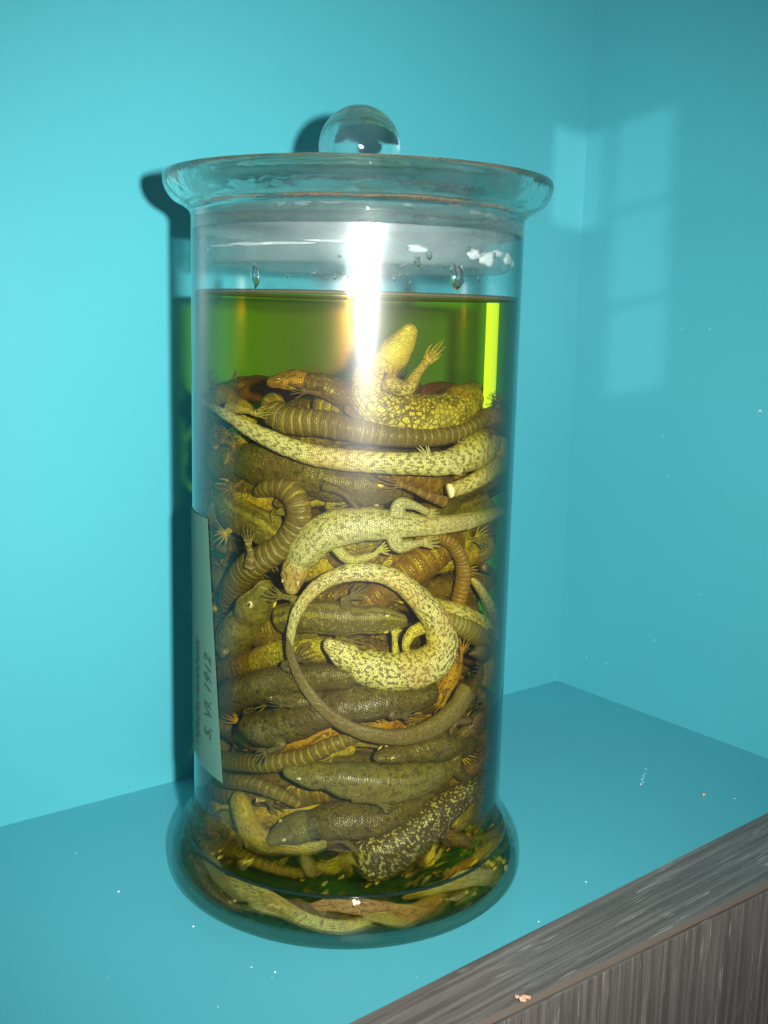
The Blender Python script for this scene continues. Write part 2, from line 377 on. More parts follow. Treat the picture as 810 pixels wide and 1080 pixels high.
bm = bmesh.new(); lathe(bm, [(0.0722 + 0.0011*math.cos(2*math.pi*i/10), 0.0215 + 0.0007*math.sin(2*math.pi*i/10)) for i in range(10)], close=True); bmesh.ops.recalc_face_normals(bm, faces=bm.faces)
tag(link('foot_refraction_line', bm, M_foot_line, jar), 'added dark green ring standing in for the refraction line above the foot')
N = NT('brown_level_line')  # half-opaque brown ring at the liquid level
M_level = N.surf(N.n('ShaderNodeMixShader', None, _0=0.7, _1=N.n('ShaderNodeBsdfTransparent').outputs[0], _2=pbsdf(N, (0.11, 0.085, 0.03), 0.4)).outputs[0])
bm = bmesh.new(); lathe(bm, [(RI-0.0001, 0.2589), (RI-0.0001, 0.2606), (RI-0.0006, 0.2600), (RI-0.0006, 0.2593)], close=True); bmesh.ops.recalc_face_normals(bm, faces=bm.faces)
tag(link('level_line', bm, M_level, jar), 'thin brown line round the glass at the level of the liquid')
N = NT('white_sealant_residue'); tcr = N.n('ShaderNodeTexCoord').outputs['Object']
M_resid = N.surf(N.n('ShaderNodeMixShader', None, _0=0.42, _1=N.n('ShaderNodeBsdfTransparent').outputs[0], _2=pbsdf(N, (0.72, 0.78, 0.78), 0.35)).outputs[0])
bm = bmesh.new()
def blob(bm, x, y, r, rx, rz, sub=2, jit=0.12):
    p = at(x, y, r); rad = Vector((p.x-JX, p.y-JY, 0)).normalized(); tan = Vector((-rad.y, rad.x, 0))
    res = bmesh.ops.create_icosphere(bm, subdivisions=sub, radius=1.0)
    for v in res['verts']:
        c = v.co.copy(); k = 1 + jit*mnoise.noise(c*2 + p*300)*2
        v.co = p + tan*c.x*rx*k + Vector((0, 0, 1))*c.z*rz*k + rad*c.y*min(rx, rz)*0.4
for x, y, rx, rz in ((500, 268, .004, .002), (515, 273, .006, .003), (535, 274, .005, .0028), (548, 278, .003, .002), (525, 267, .005, .0016), (320, 213, .003, .0012), (296, 214, .002, .001), (430, 214, .003, .0009), (500, 222, .004, .0016), (515, 226, .003, .0018), (480, 212, .003, .001), (350, 212, .004, .0008), (262, 257, .010, .0007), (300, 256, .012, .0006), (360, 254, .012, .0005), (235, 259, .008, .0005), (440, 262, .004, .0014)):
    blob(bm, x, y, 0.0655, rx, rz, 2, 0.45)
tag(link('sealant_residue', bm, M_resid, jar), 'cloudy white smears of sealant on the neck of the jar')
M_drop = mat_solid('water_drop', (1, 1, 1))
bm = bmesh.new()
for _ in range(34):
    x = random.gauss(410, 70) if random.random() < .6 else random.uniform(215, 545); y = random.uniform(262, 302)
    if 215 < x < 545: s = random.uniform(.0003, .0011); blob(bm, x, y, RI-0.0002, s, s*random.uniform(0.9, 1.8), 1, 0)
for x, y, a, b in ((269, 290, .0022, .0045), (483, 292, .003, .0042), (395, 275, .002, .003), (478, 283, .0014, .002)): blob(bm, x, y, RI-0.0002, a, b, 2, .2)
tag(link('droplets', bm, M_drop, jar), 'droplets of condensation inside the glass above the liquid', kind='stuff')

# paper label on the left side
N = NT('aged_label_paper'); tc = N.n('ShaderNodeTexCoord').outputs['Object']
nn = N.n('ShaderNodeTexNoise', None, Vector=tc, Scale=80.0, Detail=4.0).outputs[0]
M_paper = N.surf(N.n('ShaderNodeMixShader', None, _0=0.28, _2=N.n('ShaderNodeBsdfTransparent').outputs[0], _1=N.n('ShaderNodeMixShader', None, _0=0.3, _1=pbsdf(N, N.mix(nn, (0.13, 0.34, 0.27), (0.19, 0.40, 0.32)), 0.8), _2=N.n('ShaderNodeBsdfTranslucent', None, Color=(0.2, 0.45, 0.36, 1)).outputs[0]).outputs[0]).outputs[0])
N = NT('label_ink'); M_ink = N.surf(pbsdf(N, (0.03, 0.07, 0.06), 0.7))
def ang(p): return math.atan2(p.y-JY, p.x-JX)
RL = 0.0703
pt, pb = at(219, 547, RL), at(235, 826, RL)                 # the visible vertical edge, slightly slanting
a_t, z_t, a_b, z_b = ang(pt), pt.z, ang(pb), pb.z
if a_t > 0: a_t -= 2*math.pi
if a_b > 0: a_b -= 2*math.pi
def lab(u, v, dr=0.0):
    """u 0..1 from the visible edge round to the back, v 0..1 bottom to top"""
    a = (a_b + (a_t-a_b)*v) - u*0.95; z = z_b + (z_t-z_b)*v - u*0.95*0.0
    z += (1-v)*u*0.006
    return Vector((JX + (RL+dr)*math.cos(a), JY + (RL+dr)*math.sin(a), z))
label = bpy.data.objects.new('paper_label', None); C.objects.link(label); label.parent = jar
bm = bmesh.new(); NU, NV = 24, 16
gr = [[[bm.verts.new(lab(u/NU, v/NV, d)) for v in range(NV+1)] for u in range(NU+1)] for d in (0, 0.00015)]
for d in (0, 1):
    for u in range(NU):
        for v in range(NV):
            f = (gr[d][u][v], gr[d][u+1][v], gr[d][u+1][v+1], gr[d][u][v+1]); bm.faces.new(f if d else f[::-1])
bmesh.ops.recalc_face_normals(bm, faces=bm.faces)
tag(link('label_sheet', bm, M_paper, label), 'narrow aged greenish paper label wrapped on the left side of the jar')
def writing(text, u0, v0, size, shear):
    cu = bpy.data.curves.new('handwriting', 'FONT'); cu.body = text; cu.size = size; cu.shear = shear; cu.resolution_u = 3; cu.offset = size*0.012
    o = bpy.data.objects.new('tmp', cu); C.objects.link(o)
    dg = bpy.context.evaluated_depsgraph_get(); me = bpy.data.meshes.new_from_object(o.evaluated_get(dg))
    C.objects.unlink(o); bpy.data.objects.remove(o)
    for i, v in enumerate(me.vertices):
        x, y = v.co.x, v.co.y + 0.0004*math.sin(v.co.x*900)
        a = (a_b + (a_t-a_b)*v0) - u0*0.95 - (0.0 - y)/RL*(-1); z = z_b + (z_t-z_b)*v0 + x
        a += 0
        q = Vector((JX + (RL+0.0005)*math.cos(a), JY + (RL+0.0005)*math.sin(a), z)); v.co = q
    me.materials.append(M_ink)
    ob = bpy.data.objects.new('handwriting', me); C.objects.link(ob); ob.parent = label; ob['label'] = 'dark ink handwriting reading upwards'
writing('5. VI. 1912', 0.10, 0.14, 0.0085, 0.35)
writing('Niederlaubbaut', 0.30, 0.08, 0.0075, 0.6)

# added strip in the liquid, coloured bright to stand in for a refraction streak
N = NT('refraction_streak'); M_streak = N.surf(pbsdf(N, (0.38, 0.68, 0.06), 0.6))
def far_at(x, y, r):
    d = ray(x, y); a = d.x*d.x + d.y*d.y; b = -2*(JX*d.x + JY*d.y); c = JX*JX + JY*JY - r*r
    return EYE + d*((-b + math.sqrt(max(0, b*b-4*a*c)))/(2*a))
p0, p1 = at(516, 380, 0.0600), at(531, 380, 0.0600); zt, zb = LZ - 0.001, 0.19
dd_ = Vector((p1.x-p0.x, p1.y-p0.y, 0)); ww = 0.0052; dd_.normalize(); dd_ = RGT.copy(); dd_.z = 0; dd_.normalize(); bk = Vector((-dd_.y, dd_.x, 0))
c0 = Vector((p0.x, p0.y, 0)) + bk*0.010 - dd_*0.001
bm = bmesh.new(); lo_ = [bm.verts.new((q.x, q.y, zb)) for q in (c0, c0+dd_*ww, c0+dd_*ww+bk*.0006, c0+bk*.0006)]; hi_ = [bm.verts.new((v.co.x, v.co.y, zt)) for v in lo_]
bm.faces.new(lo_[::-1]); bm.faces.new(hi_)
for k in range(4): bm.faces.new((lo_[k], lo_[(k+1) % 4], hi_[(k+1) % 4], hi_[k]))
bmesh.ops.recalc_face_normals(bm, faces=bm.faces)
tag(link('streak_strip', bm, M_streak, smooth=False), 'added narrow yellow green strip standing in for a bright refraction streak at the upper right', 'strip')

# ------------------------------------------------------------------ liquid
N = NT('yellow_spirit'); geo = N.n('ShaderNodeNewGeometry').outputs['True Normal']
nz = N.n('ShaderNodeSeparateXYZ', None, _0=geo).outputs[2]
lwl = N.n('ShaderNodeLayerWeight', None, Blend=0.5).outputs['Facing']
side = N.math('MULTIPLY', N.ramp(lwl, 0.36, 0.78), N.math('SUBTRACT', 1.0, N.ramp(N.math('ABSOLUTE', nz), 0.3, 0.7)))  # grazing sides tinted dark in place of refraction, to deepen the shadow behind
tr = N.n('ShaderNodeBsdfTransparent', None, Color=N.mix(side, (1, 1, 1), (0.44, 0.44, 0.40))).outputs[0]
gl = N.n('ShaderNodeBsdfGlossy', None, Color=(0.9, 0.85, 0.6, 1), Roughness=0.03).outputs[0]
top = N.ramp(N.math('ABSOLUTE', nz), 0.8, 0.98)
fr = N.math('MULTIPLY', top, 0.5)
N.t.links.new(N.n('ShaderNodeMixShader', None, _0=fr, _1=tr, _2=gl).outputs[0], N.out.inputs['Surface'])
va = N.n('ShaderNodeVolumeAbsorption', None, Color=(0.985, 0.944, 0.0, 1), Density=85.0)
vs_ = N.n('ShaderNodeVolumeScatter', None, Color=(1.0, 0.80, 0.05, 1), Density=0.25)
N.t.links.new(N.n('ShaderNodeAddShader', None, _0=va.outputs[0], _1=vs_.outputs[0]).outputs[0], N.out.inputs['Volume']); M_liq = N.m
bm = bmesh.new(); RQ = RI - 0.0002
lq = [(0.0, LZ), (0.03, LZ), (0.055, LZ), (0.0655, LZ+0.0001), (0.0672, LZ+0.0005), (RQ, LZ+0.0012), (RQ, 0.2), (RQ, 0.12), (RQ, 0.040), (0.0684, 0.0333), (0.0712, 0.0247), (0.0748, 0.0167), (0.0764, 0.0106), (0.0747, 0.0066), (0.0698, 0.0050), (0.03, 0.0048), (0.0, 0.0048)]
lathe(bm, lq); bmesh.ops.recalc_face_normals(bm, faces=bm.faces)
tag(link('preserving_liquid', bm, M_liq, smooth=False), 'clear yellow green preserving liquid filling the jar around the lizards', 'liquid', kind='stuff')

# ------------------------------------------------------------------ lizard skins
def skin(name, base, alt, spots=0.0, rings=0.0, ringcol=(0.5, 0.45, 0.3), ringp=3.0, stripes=0.0, stripecol=(0.6, 0.6, 0.4), belly=(0.5, 0.48, 0.33), belly_at=0.33, scale=1.0, dots=0.0, dotcol=(0.6, 0.6, 0.5), cell=3.2, rough=0.42, chev=0.0, retic=0.0):
    """U = mm along the body, V = angle from the back in turns"""
    stain = lambda c: (c[0]*0.82, c[1]*0.77, c[2]*0.30) if c[0] > 0.3 else (c[0]*0.68, c[1]*0.62, c[2]*0.13)            # everything in the jar is steeped yellow
    base, alt, belly, stripecol, dotcol, ringcol = map(stain, (base, alt, belly, stripecol, dotcol, ringcol))
    N = NT(name); uv = N.n('ShaderNodeUVMap').outputs[0]
    sp = N.n('ShaderNodeSeparateXYZ', None, _0=uv); U, V = sp.outputs[0], sp.outputs[1]
    around = N.math('MULTIPLY', V, 46.0); aV = N.math('ABSOLUTE', V)
    tc = N.n('ShaderNodeTexCoord').outputs['Object']
    wobb = N.n('ShaderNodeTexNoise', None, Vector=tc, Scale=260.0, Detail=2.0).outputs[0]
    vec = N.n('ShaderNodeCombineXYZ', None, _0=around, _1=N.math('ADD', U, N.math('MULTIPLY', wobb, 1.6)), _2=0.0).outputs[0]
    br = N.n('ShaderNodeTexBrick', {'offset': 0.5}, Vector=vec, Scale=1.0/scale, Color1=(0, 0, 0, 1), Color2=(1, 1, 1, 1), Mortar=(0.5, 0.5, 0.5, 1))
    for k, v in (('Mortar Size', 0.13), ('Mortar Smooth', 1.0), ('Brick Width', 1.15), ('Row Height', 0.85)): br.inputs[k].default_value = v
    rnd, mortar = br.outputs['Color'], br.outputs['Fac']
    big = N.n('ShaderNodeTexNoise', None, Vector=tc, Scale=55.0, Detail=3.0).outputs[0]
    fine = N.n('ShaderNodeTexNoise', None, Vector=tc, Scale=700.0, Detail=3.0).outputs[0]
    c = N.mix(big, tuple(v*0.75 for v in base), tuple(min(1, v*1.25) for v in base))
    mp = lambda sx, sy: N.n('ShaderNodeMapping', None, Vector=vec, Scale=(sx, sy, 1)).outputs[0]
    if spots:
        nm = N.n('ShaderNodeTexNoise', None, Vector=mp(1.5/cell, 0.9/cell), Scale=1.0, Detail=1.5).outputs[0]
        q = N.math('ADD', nm, N.math('MULTIPLY', N.math('SUBTRACT', rnd, 0.5), 0.22))
        if chev: q = N.math('ADD', q, N.math('MULTIPLY', N.math('SINE', N.math('ADD', N.math('MULTIPLY', U, 6.283/chev), N.math('MULTIPLY', N.math('SINE', N.math('MULTIPLY', V, 37.7)), 1.6))), 0.11))
        f = N.ramp(q, 0.60-0.14*spots, 0.64-0.14*spots)
        c = N.mix(N.math('MULTIPLY', f, 0.88), c, alt)
    if dots:
        nm = N.n('ShaderNodeTexNoise', None, Vector=mp(0.85, 0.55), Scale=1.0, Detail=2.0).outputs[0]
        q = N.math('ADD', N.math('MULTIPLY', rnd, 0.40), N.math('MULTIPLY', nm, 1.0))
        f = N.ramp(q, 0.90-0.25*dots, 0.96-0.25*dots)
        c = N.mix(N.math('MULTIPLY', f, 0.8), c, dotcol)
    if stripes:
        for pos, wd in ((0.10, 0.022), (0.205, 0.026)):
            d = N.math('ABSOLUTE', N.math('SUBTRACT', aV, pos))
            d = N.math('ADD', d, N.math('MULTIPLY', N.math('SUBTRACT', wobb, 0.5), 0.05))
            f = N.math('SUBTRACT', 1.0, N.ramp(d, wd*0.5, wd*1.3))
            c = N.mix(N.math('MULTIPLY', f, stripes), c, stripecol)
            e = N.math('ABSOLUTE', N.math('SUBTRACT', d, wd*1.8))
            c = N.mix(N.math('MULTIPLY', N.math('SUBTRACT', 1.0, N.ramp(e, 0.004, 0.016)), 0.6*stripes), c, alt)
    hring = None
    if rings:
        ph = N.math('FRACT', N.math('DIVIDE', N.math('ADD', U, N.math('MULTIPLY', wobb, 0.9)), ringp))
        d = N.math('ABSOLUTE', N.math('SUBTRACT', ph, 0.5))
        f = N.math('SUBTRACT', 1.0, N.ramp(d, 0.06, 0.20)); hring = N.ramp(d, 0.0, 0.3)
        gate = N.ramp(N.math('ADD', big, N.math('MULTIPLY', rnd, 0.18)), 0.42, 0.62)
        c = N.mix(N.math('MULTIPLY', N.math('MULTIPLY', f, gate), rings), c, ringcol)
    bl = N.ramp(N.math('ADD', aV, N.math('MULTIPLY', N.math('SUBTRACT', big, 0.5), 0.08)), belly_at-0.03, belly_at+0.03)
    c = N.mix(bl, c, belly)
    if retic:
        ve = N.n('ShaderNodeTexVoronoi', {'feature': 'DISTANCE_TO_EDGE'}, Vector=mp(1/1.5, 1/2.1), Scale=1.0, Randomness=0.8).outputs['Distance']
        ve = N.math('ADD', ve, N.math('MULTIPLY', N.math('SUBTRACT', fine, 0.5), 0.25))
        f = N.math('SUBTRACT', 1.0, N.ramp(ve, 0.05, 0.20))
        c = N.mix(N.math('MULTIPLY', N.math('MULTIPLY', f, retic), N.ramp(big, 0.25, 0.5)), c, alt)
    amb = N.n('ShaderNodeTexNoise', None, Vector=tc, Scale=38.0, Detail=2.0).outputs[0]
    c = N.mix(N.math('MULTIPLY', N.ramp(amb, 0.46, 0.66), 0.45), c, tuple(v*k for v, k in zip(base, (0.80, 0.52, 0.30))))
    c = N.mix(N.math('MULTIPLY', N.ramp(amb, 0.48, 0.30), 0.30), c, tuple(v*0.45 for v in base))
    c = N.mix(N.math('MULTIPLY', rnd, 0.28), c, tuple(v*0.35 for v in base))
    c = N.mix(N.math('MULTIPLY', mortar, 0.32), c, tuple(v*0.25 for v in base))
    h = N.math('SUBTRACT', N.math('ADD', N.math('MULTIPLY', fine, 0.35), N.math('MULTIPLY', rnd, 0.1)), mortar)
    fold = N.n('ShaderNodeTexNoise', None, Vector=mp(0.22, 0.50), Scale=1.0, Detail=4.0).outputs[0]
    h = N.math('ADD', h, N.math('MULTIPLY', N.ramp(fold, 0.35, 0.65), 0.6))
    if hring is not None: h = N.math('ADD', h, hring)
    return N.surf(pbsdf(N, c, rough, 0.45, h, 0.55, 0.0006))
SK = {
 'pale': skin('pale_spotted_skin', (0.62, 0.60, 0.46), (0.085, 0.07, 0.04), spots=0.62, belly=(0.64, 0.60, 0.40), belly_at=0.46, cell=1.9),
 'paletail': skin('pale_tail_skin', (0.56, 0.54, 0.40), (0.16, 0.13, 0.07), spots=0.6, belly=(0.6, 0.57, 0.4), cell=3.0),
 'chevron': skin('chevron_tail_skin', (0.58, 0.56, 0.42), (0.17, 0.15, 0.09), spots=0.45, belly=(0.55, 0.51, 0.36), cell=2.0, chev=4.6),
 'belly': skin('cream_belly_skin', (0.45, 0.38, 0.20), (0.12, 0.08, 0.03), retic=0.55, belly=(0.60, 0.55, 0.36), belly_at=0.27),
 'flank': skin('scaly_flank_skin', (0.52, 0.47, 0.28), (0.085, 0.06, 0.02), retic=0.95, belly=(0.55, 0.49, 0.3), belly_at=0.47),
 'frost': skin('whitish_skin', (0.46, 0.47, 0.39), (0.20, 0.18, 0.12), spots=0.45, stripes=0.3, stripecol=(0.62, 0.62, 0.50), belly=(0.52, 0.47, 0.30), belly_at=0.32, cell=1.8),
 'dark': skin('dark_olive_skin', (0.118, 0.098, 0.045), (0.04, 0.034, 0.02), spots=0.35, dots=0.30, dotcol=(0.26, 0.24, 0.13), belly=(0.26, 0.22, 0.11), scale=0.9),
 'brown': skin('brown_skin', (0.14, 0.095, 0.045), (0.045, 0.03, 0.015), spots=0.4, dots=0.3, dotcol=(0.36, 0.29, 0.14), belly=(0.34, 0.24, 0.10)),
 'ring': skin('ringed_brown_skin', (0.17, 0.13, 0.075), (0.06, 0.045, 0.02), rings=0.6, ringcol=(0.40, 0.34, 0.19), ringp=3.3, belly=(0.26, 0.20, 0.10), belly_at=0.4),
 'ringgrey': skin('ringed_grey_skin', (0.28, 0.25, 0.15), (0.09, 0.07, 0.04), rings=0.55, ringcol=(0.48, 0.44, 0.28), ringp=2.6, belly=(0.38, 0.32, 0.18), belly_at=0.42),
 'ringorange': skin('ringed_orange_skin', (0.20, 0.115, 0.04), (0.06, 0.03, 0.012), rings=0.4, ringcol=(0.44, 0.33, 0.13), ringp=4.2, dots=0.2, dotcol=(0.4, 0.3, 0.12), belly=(0.30, 0.19, 0.06), belly_at=0.4),
 'pink': skin('pinkish_tail_skin', (0.30, 0.20, 0.14), (0.12, 0.07, 0.04), rings=0.5, ringcol=(0.12, 0.08, 0.05), ringp=1.9, belly=(0.32, 0.22, 0.14), belly_at=0.42),
 'grey': skin('grey_green_skin', (0.20, 0.19, 0.13), (0.09, 0.085, 0.055), spots=0.45, dots=0.08, dotcol=(0.3, 0.3, 0.2), belly=(0.34, 0.30, 0.18), belly_at=0.30, scale=0.8, rough=0.36),
 'stripe': skin('striped_skin', (0.145, 0.13, 0.07), (0.045, 0.035, 0.018), stripes=0.42, stripecol=(0.42, 0.40, 0.20), dots=0.42, dotcol=(0.36, 0.34, 0.17), belly=(0.34, 0.30, 0.15), belly_at=0.27, scale=0.9),
 'mottle': skin('dark_mottled_skin', (0.075, 0.06, 0.035), (0.03, 0.025, 0.015), dots=0.5, dotcol=(0.56, 0.55, 0.36), belly=(0.42, 0.38, 0.22), belly_at=0.36),
 'yellow': skin('yellow_scaly_skin', (0.44, 0.42, 0.16), (0.12, 0.10, 0.03), spots=0.5, retic=0.7, belly=(0.52, 0.48, 0.22), belly_at=0.25, cell=2.6),
 'orange': skin('orange_head_skin', (0.36, 0.21, 0.05), (0.14, 0.07, 0.02), spots=0.6, belly=(0.45, 0.30, 0.09), belly_at=0.3, cell=4.0),
 'tan': skin('tan_head_skin', (0.42, 0.33, 0.17), (0.2, 0.12, 0.05), spots=0.4, belly=(0.50, 0.42, 0.22)),
 'smooth': skin('plain_grey_tail_skin', (0.20, 0.165, 0.115), (0.08, 0.06, 0.03), dots=0.16, dotcol=(0.40, 0.36, 0.24), belly=(0.23, 0.19, 0.12), belly_at=0.42, scale=0.8),
}
N = NT('sunken_eye'); M_eye = N.surf(pbsdf(N, (0.42, 0.33, 0.16), 0.25))
N = NT('dark_pupil'); M_pup = N.surf(pbsdf(N, (0.03, 0.02, 0.012), 0.2))
N = NT('cut_flesh'); M_cut = N.surf(pbsdf(N, (0.75, 0.62, 0.42), 0.5))

def crom(P, t):
    n = len(P)-1; x = min(max(t, 0), 1)*n; i = min(int(x), n-1); u = x-i
    p0, p1, p2, p3 = P[max(0, i-1)], P[i], P[i+1], P[min(n, i+2)]
    if i == 0: p0 = p1 + (p1-p2)
    if i == n-1: p3 = p2 + (p2-p1)
    return 0.5*((2*p1) + (p2-p0)*u + (2*p0-5*p1+4*p2-p3)*u*u + (3*p1-p0-3*p2+p3)*u**3)

def sweep(bm, uvl, pts, rad, refs, nseg=20, flat=0.82, cap0=True, cap1=True, u0=0.0, mi=0, hf=None, capmat=None):
    """pts, radii, dorsal directions -> tube; UV = (mm, turns from the back)"""
    rings = []; s = u0; us = []
    for i, p in enumerate(pts):
        if i: s += (p-pts[i-1]).length*1000
        us.append(s)
        T = (pts[min(i+1, len(pts)-1)] - pts[max(i-1, 0)]).normalized()
        Dn = refs[i] - T*refs[i].dot(T)
        Dn = Dn.normalized() if Dn.length > 1e-6 else T.orthogonal().normalized()
        S = T.cross(Dn); r = rad[i]; fl_ = hf[i] if hf else flat
        ring = []
        for k in range(nseg):
            th = 2*math.pi*k/nseg - math.pi
            o = S*(math.sin(th)*r) + Dn*(math.cos(th)*r*fl_)
            if nseg > 12: o = o*(1 + 0.07*mnoise.noise((p+o)*130) + 0.045*mnoise.noise(Vector((s*0.55, math.sin(th)*1.2, math.cos(th)*1.2)) + p*9))
            ring.append(bm.verts.new(p + o))
        rings.append(ring)
    for i in range(len(rings)-1):
        a, b = rings[i], rings[i+1]
        for k in range(nseg):
            j = (k+1) % nseg
            f = bm.faces.new((a[k], b[k], b[j], a[j])); f.material_index = mi
            v0, v1 = k/nseg - 0.5, (k+1)/nseg - 0.5
            for l, (u, v) in zip(f.loops, ((us[i], v0), (us[i+1], v0), (us[i+1], v1), (us[i], v1))): l[uvl].uv = (u, v)
    for flag, ring, u, rev in ((cap0, rings[0], us[0], False), (cap1, rings[-1], us[-1], True)):
        if flag:
            f = bm.faces.new(ring[::-1] if rev else ring); f.material_index = mi if (capmat is None or not rev) else capmat
            for l in f.loops: l[uvl].uv = (u, 0)
    return rings

HP = [(0, .10), (.015, .22), (.05, .36), (.12, .47), (.25, .62), (.4, .78), (.55, .92), (.68, 1.0), (.8, .98), (.92, .88), (1.0, .82), (1.2, .8)]
HH = [(0, .9), (.1, .8), (.3, .72), (.6, .72), (1.0, .8), (1.2, .84)]
def interp(tab, t):
    for (a, x), (b, y) in zip(tab, tab[1:]):
        if t <= b: return x + (y-x)*(t-a)/(b-a)
    return tab[-1][1]

LIZ = {}
rs0 = random.Random(5)
def lizard(label, spine, mat='dark', depth=0.0, head=0.0, hw=0.0, roll=0.0, legs=(), cut=False, group=None, name='lizard', cat='lizard', headmat=None, tip=False, eyes=True, pupil=False, flat=0.84, world=None, autolegs=None):
    """spine: photo pixels (x, y, half width px[, extra depth mm]) traced against the inside of the glass; depth: mm behind it."""
    if autolegs is None: autolegs = mat in ('dark', 'brown', 'grey', 'flank', 'orange', 'mottle', 'stripe') or bool(head)
    if world: P, Rr = world
    else:
        P = []; Rr = []
        for q in spine:
            x, y, wpx = q[:3]; d = (q[3] if len(q) > 3 else 0.0) + depth
            wm = wpx*0.425/FPX; r = RI - 0.0007 - wm*0.85 - d/1000
            P.append(at(x, y, max(r, 0.01))); Rr.append(wpx*(P[-1]-EYE).dot(FWD)/FPX)
    n = max(40, int(sum((b-a).length for a, b in zip(P, P[1:]))*1000/1.1)); n = min(n, 200)
    dense = [crom(P, i/(n*4)) for i in range(n*4+1)]
    L = [0.0]
    for a, b in zip(dense, dense[1:]): L.append(L[-1] + (b-a).length)
    tot = L[-1]; pts = []; ts = []; j = 0
    for i in range(n+1):
        s = tot*i/n
        if head and not tip: pass
        while j < len(L)-2 and L[j+1] < s: j += 1
        u = (s-L[j])/max(L[j+1]-L[j], 1e-9); pts.append(dense[j].lerp(dense[j+1], u)); ts.append((j+u)/(n*4))
    rad = []; hf = []
    hl = head*0.42/FPX if not world else head; hwm = hw*0.42/FPX if not world else hw
    seedv = Vector((P[0].x*97, P[0].z*53, len(LIZ)*3.1))
    for i, t in enumerate(ts):
        x = t*(len(Rr)-1); k = min(int(x), len(Rr)-2); u = x-k; u = u*u*(3-2*u); r = Rr[k]*(1-u) + Rr[k+1]*u
        s = tot*i/n; f = flat
        r *= 1 + 0.05*mnoise.noise(seedv + Vector((s*70, 0, 0)))
        if hl:
            th = s/hl
            if th < 1.25:
                rh = hwm*interp(HP, th); b = min(max((th-0.9)/0.35, 0), 1); r = rh*(1-b) + r*b; f = interp(HH, th)*(1-b) + flat*b
        elif s < 0.004: r *= math.sqrt(max(0.05, 1-(1-s/0.004)**2))
        if not cut:
            e = tot-s
            if e < 0.003: r *= math.sqrt(max(0.03, 1-(1-e/0.003)**2))
        rad.append(max(r, 0.00025)); hf.append(f)
    refs = []
    for i, p in enumerate(pts):
        T = (pts[min(i+1, n)] - pts[max(i-1, 0)]).normalized()
        if world: c = Vector((p.x-JX, p.y-JY, 0.3*0.02)).normalized()
        else: c = (EYE-p).normalized()
        c = (c - T*c.dot(T)); c = c.normalized() if c.length > 1e-5 else T.orthogonal()
        refs.append(Matrix.Rotation(math.radians(roll), 3, T) @ c)
    bm = bmesh.new(); uvl = bm.loops.layers.uv.new('UVMap')
    rings = sweep(bm, uvl, pts, rad, refs, 22, hf=hf, mi=0, capmat=2 if cut else None)
    uoff = rings and 0
    if headmat and hl:
        nh = int(hl/tot*n*0.95); bm.faces.ensure_lookup_table()
        for fi in range(nh*22): bm.faces[fi].material_index = 1
    # mouth slit: a shallow groove along both jaws
    if hl:
        for i in range(len(pts)):
            th = tot*i/n/hl
            if th > 0.62: break
            for k in (5, 16, 17, 4):
                v = rings[i][k]; v.co = pts[i] + (v.co-pts[i])*(0.90 if k in (5, 17) else 1.03)
            if 0.3 < th < 0.62:                        # brow ridges over the eyes
                for k in (8, 14): v = rings[i][k]; v.co = pts[i] + (v.co-pts[i])*1.10
            if th > 0.15:
                for k in (10, 11, 12): v = rings[i][k]; v.co = pts[i] + (v.co-pts[i])*0.93
    # legs
    legs = list(legs); auto = []
    if autolegs and not legs:
        for fr_, sg in ((0.0, 1), (0.0, -1), (1.0, 1), (1.0, -1)):
            s0 = (hl*1.25 if hl else tot*0.25) if fr_ == 0 else min(tot*0.8, (hl*1.25 if hl else tot*0.25) + 0.055)
            i0 = min(max(int(s0/tot*n), 2), n-2); p = pts[i0]; T = (pts[i0+1]-pts[i0-1]).normalized(); S = T.cross(refs[i0]).normalized(); r = rad[i0]
            if r < 0.0036: continue
            out = Matrix.Rotation(math.radians(-roll), 3, T) @ refs[i0]; b = (1 if fr_ == 0 else -1)*rs0.uniform(.3, .9)
            lim = 0.0655
            J = [p + S*sg*r*0.7, p + S*sg*r*1.25 + T*b*r*0.7 + out*r*.25, p + S*sg*r*1.5 - T*b*r*0.5 + out*r*.5]
            for q in J:
                rr = math.hypot(q.x-JX, q.y-JY)
                if rr > lim: q.x = JX + (q.x-JX)*lim/rr; q.y = JY + (q.y-JY)*lim/rr
            if J[-1].z < 0.245: auto.append(dict(J3=J, w=min(r*0.34, .0026), toe=0.0062, fan=80))
    for lg in legs + auto:
        if 'J3' in lg:
            J = lg['J3']; wdm = lg['w']; toem = lg['toe']; fan = lg['fan']; td = None; js = J
        else:
            js = lg['j']; wd = lg.get('w', 5.0); dd = lg.get('d', 0.0) + depth; toe = lg.get('toe', 12.0); fan = lg.get('fan', 70); td = lg.get('dir')
        if 'J3' not in lg:
            J = [at(x, y, max(0.01, RI - 0.0008 - wd*0.42/FPX - (dd + lg.get('dz', 0)*(1-k/(len(js)-1)))/1000)) for k, (x, y) in enumerate(js)]
            wdm = wd*0.42/FPX; toem = toe*0.42/FPX
        m = 16; lp = [crom(J, i/m) for i in range(m+1)]
        lr = [wdm*(1.15 - 0.62*(i/m)**0.8 + 0.10*math.sin(i/m*math.pi*2)) for i in range(m+1)]
        view = lambda p: (EYE-p).normalized() if not world else Vector((p.x-JX, p.y-JY, 0)).normalized()
        sweep(bm, uvl, lp, lr, [view(p) for p in lp], 10, flat=0.85)
        wv = view(J[-1]); base = (J[-1]-J[-2]); base = (base - wv*base.dot(wv)).normalized()
        if td is not None and not world:
            q = at(js[-1][0]+td[0], js[-1][1]+td[1], math.hypot(J[-1].x-JX, J[-1].y-JY)) - J[-1]; base = q.normalized()
        # palm
        palm = J[-1] + base*toem*0.22
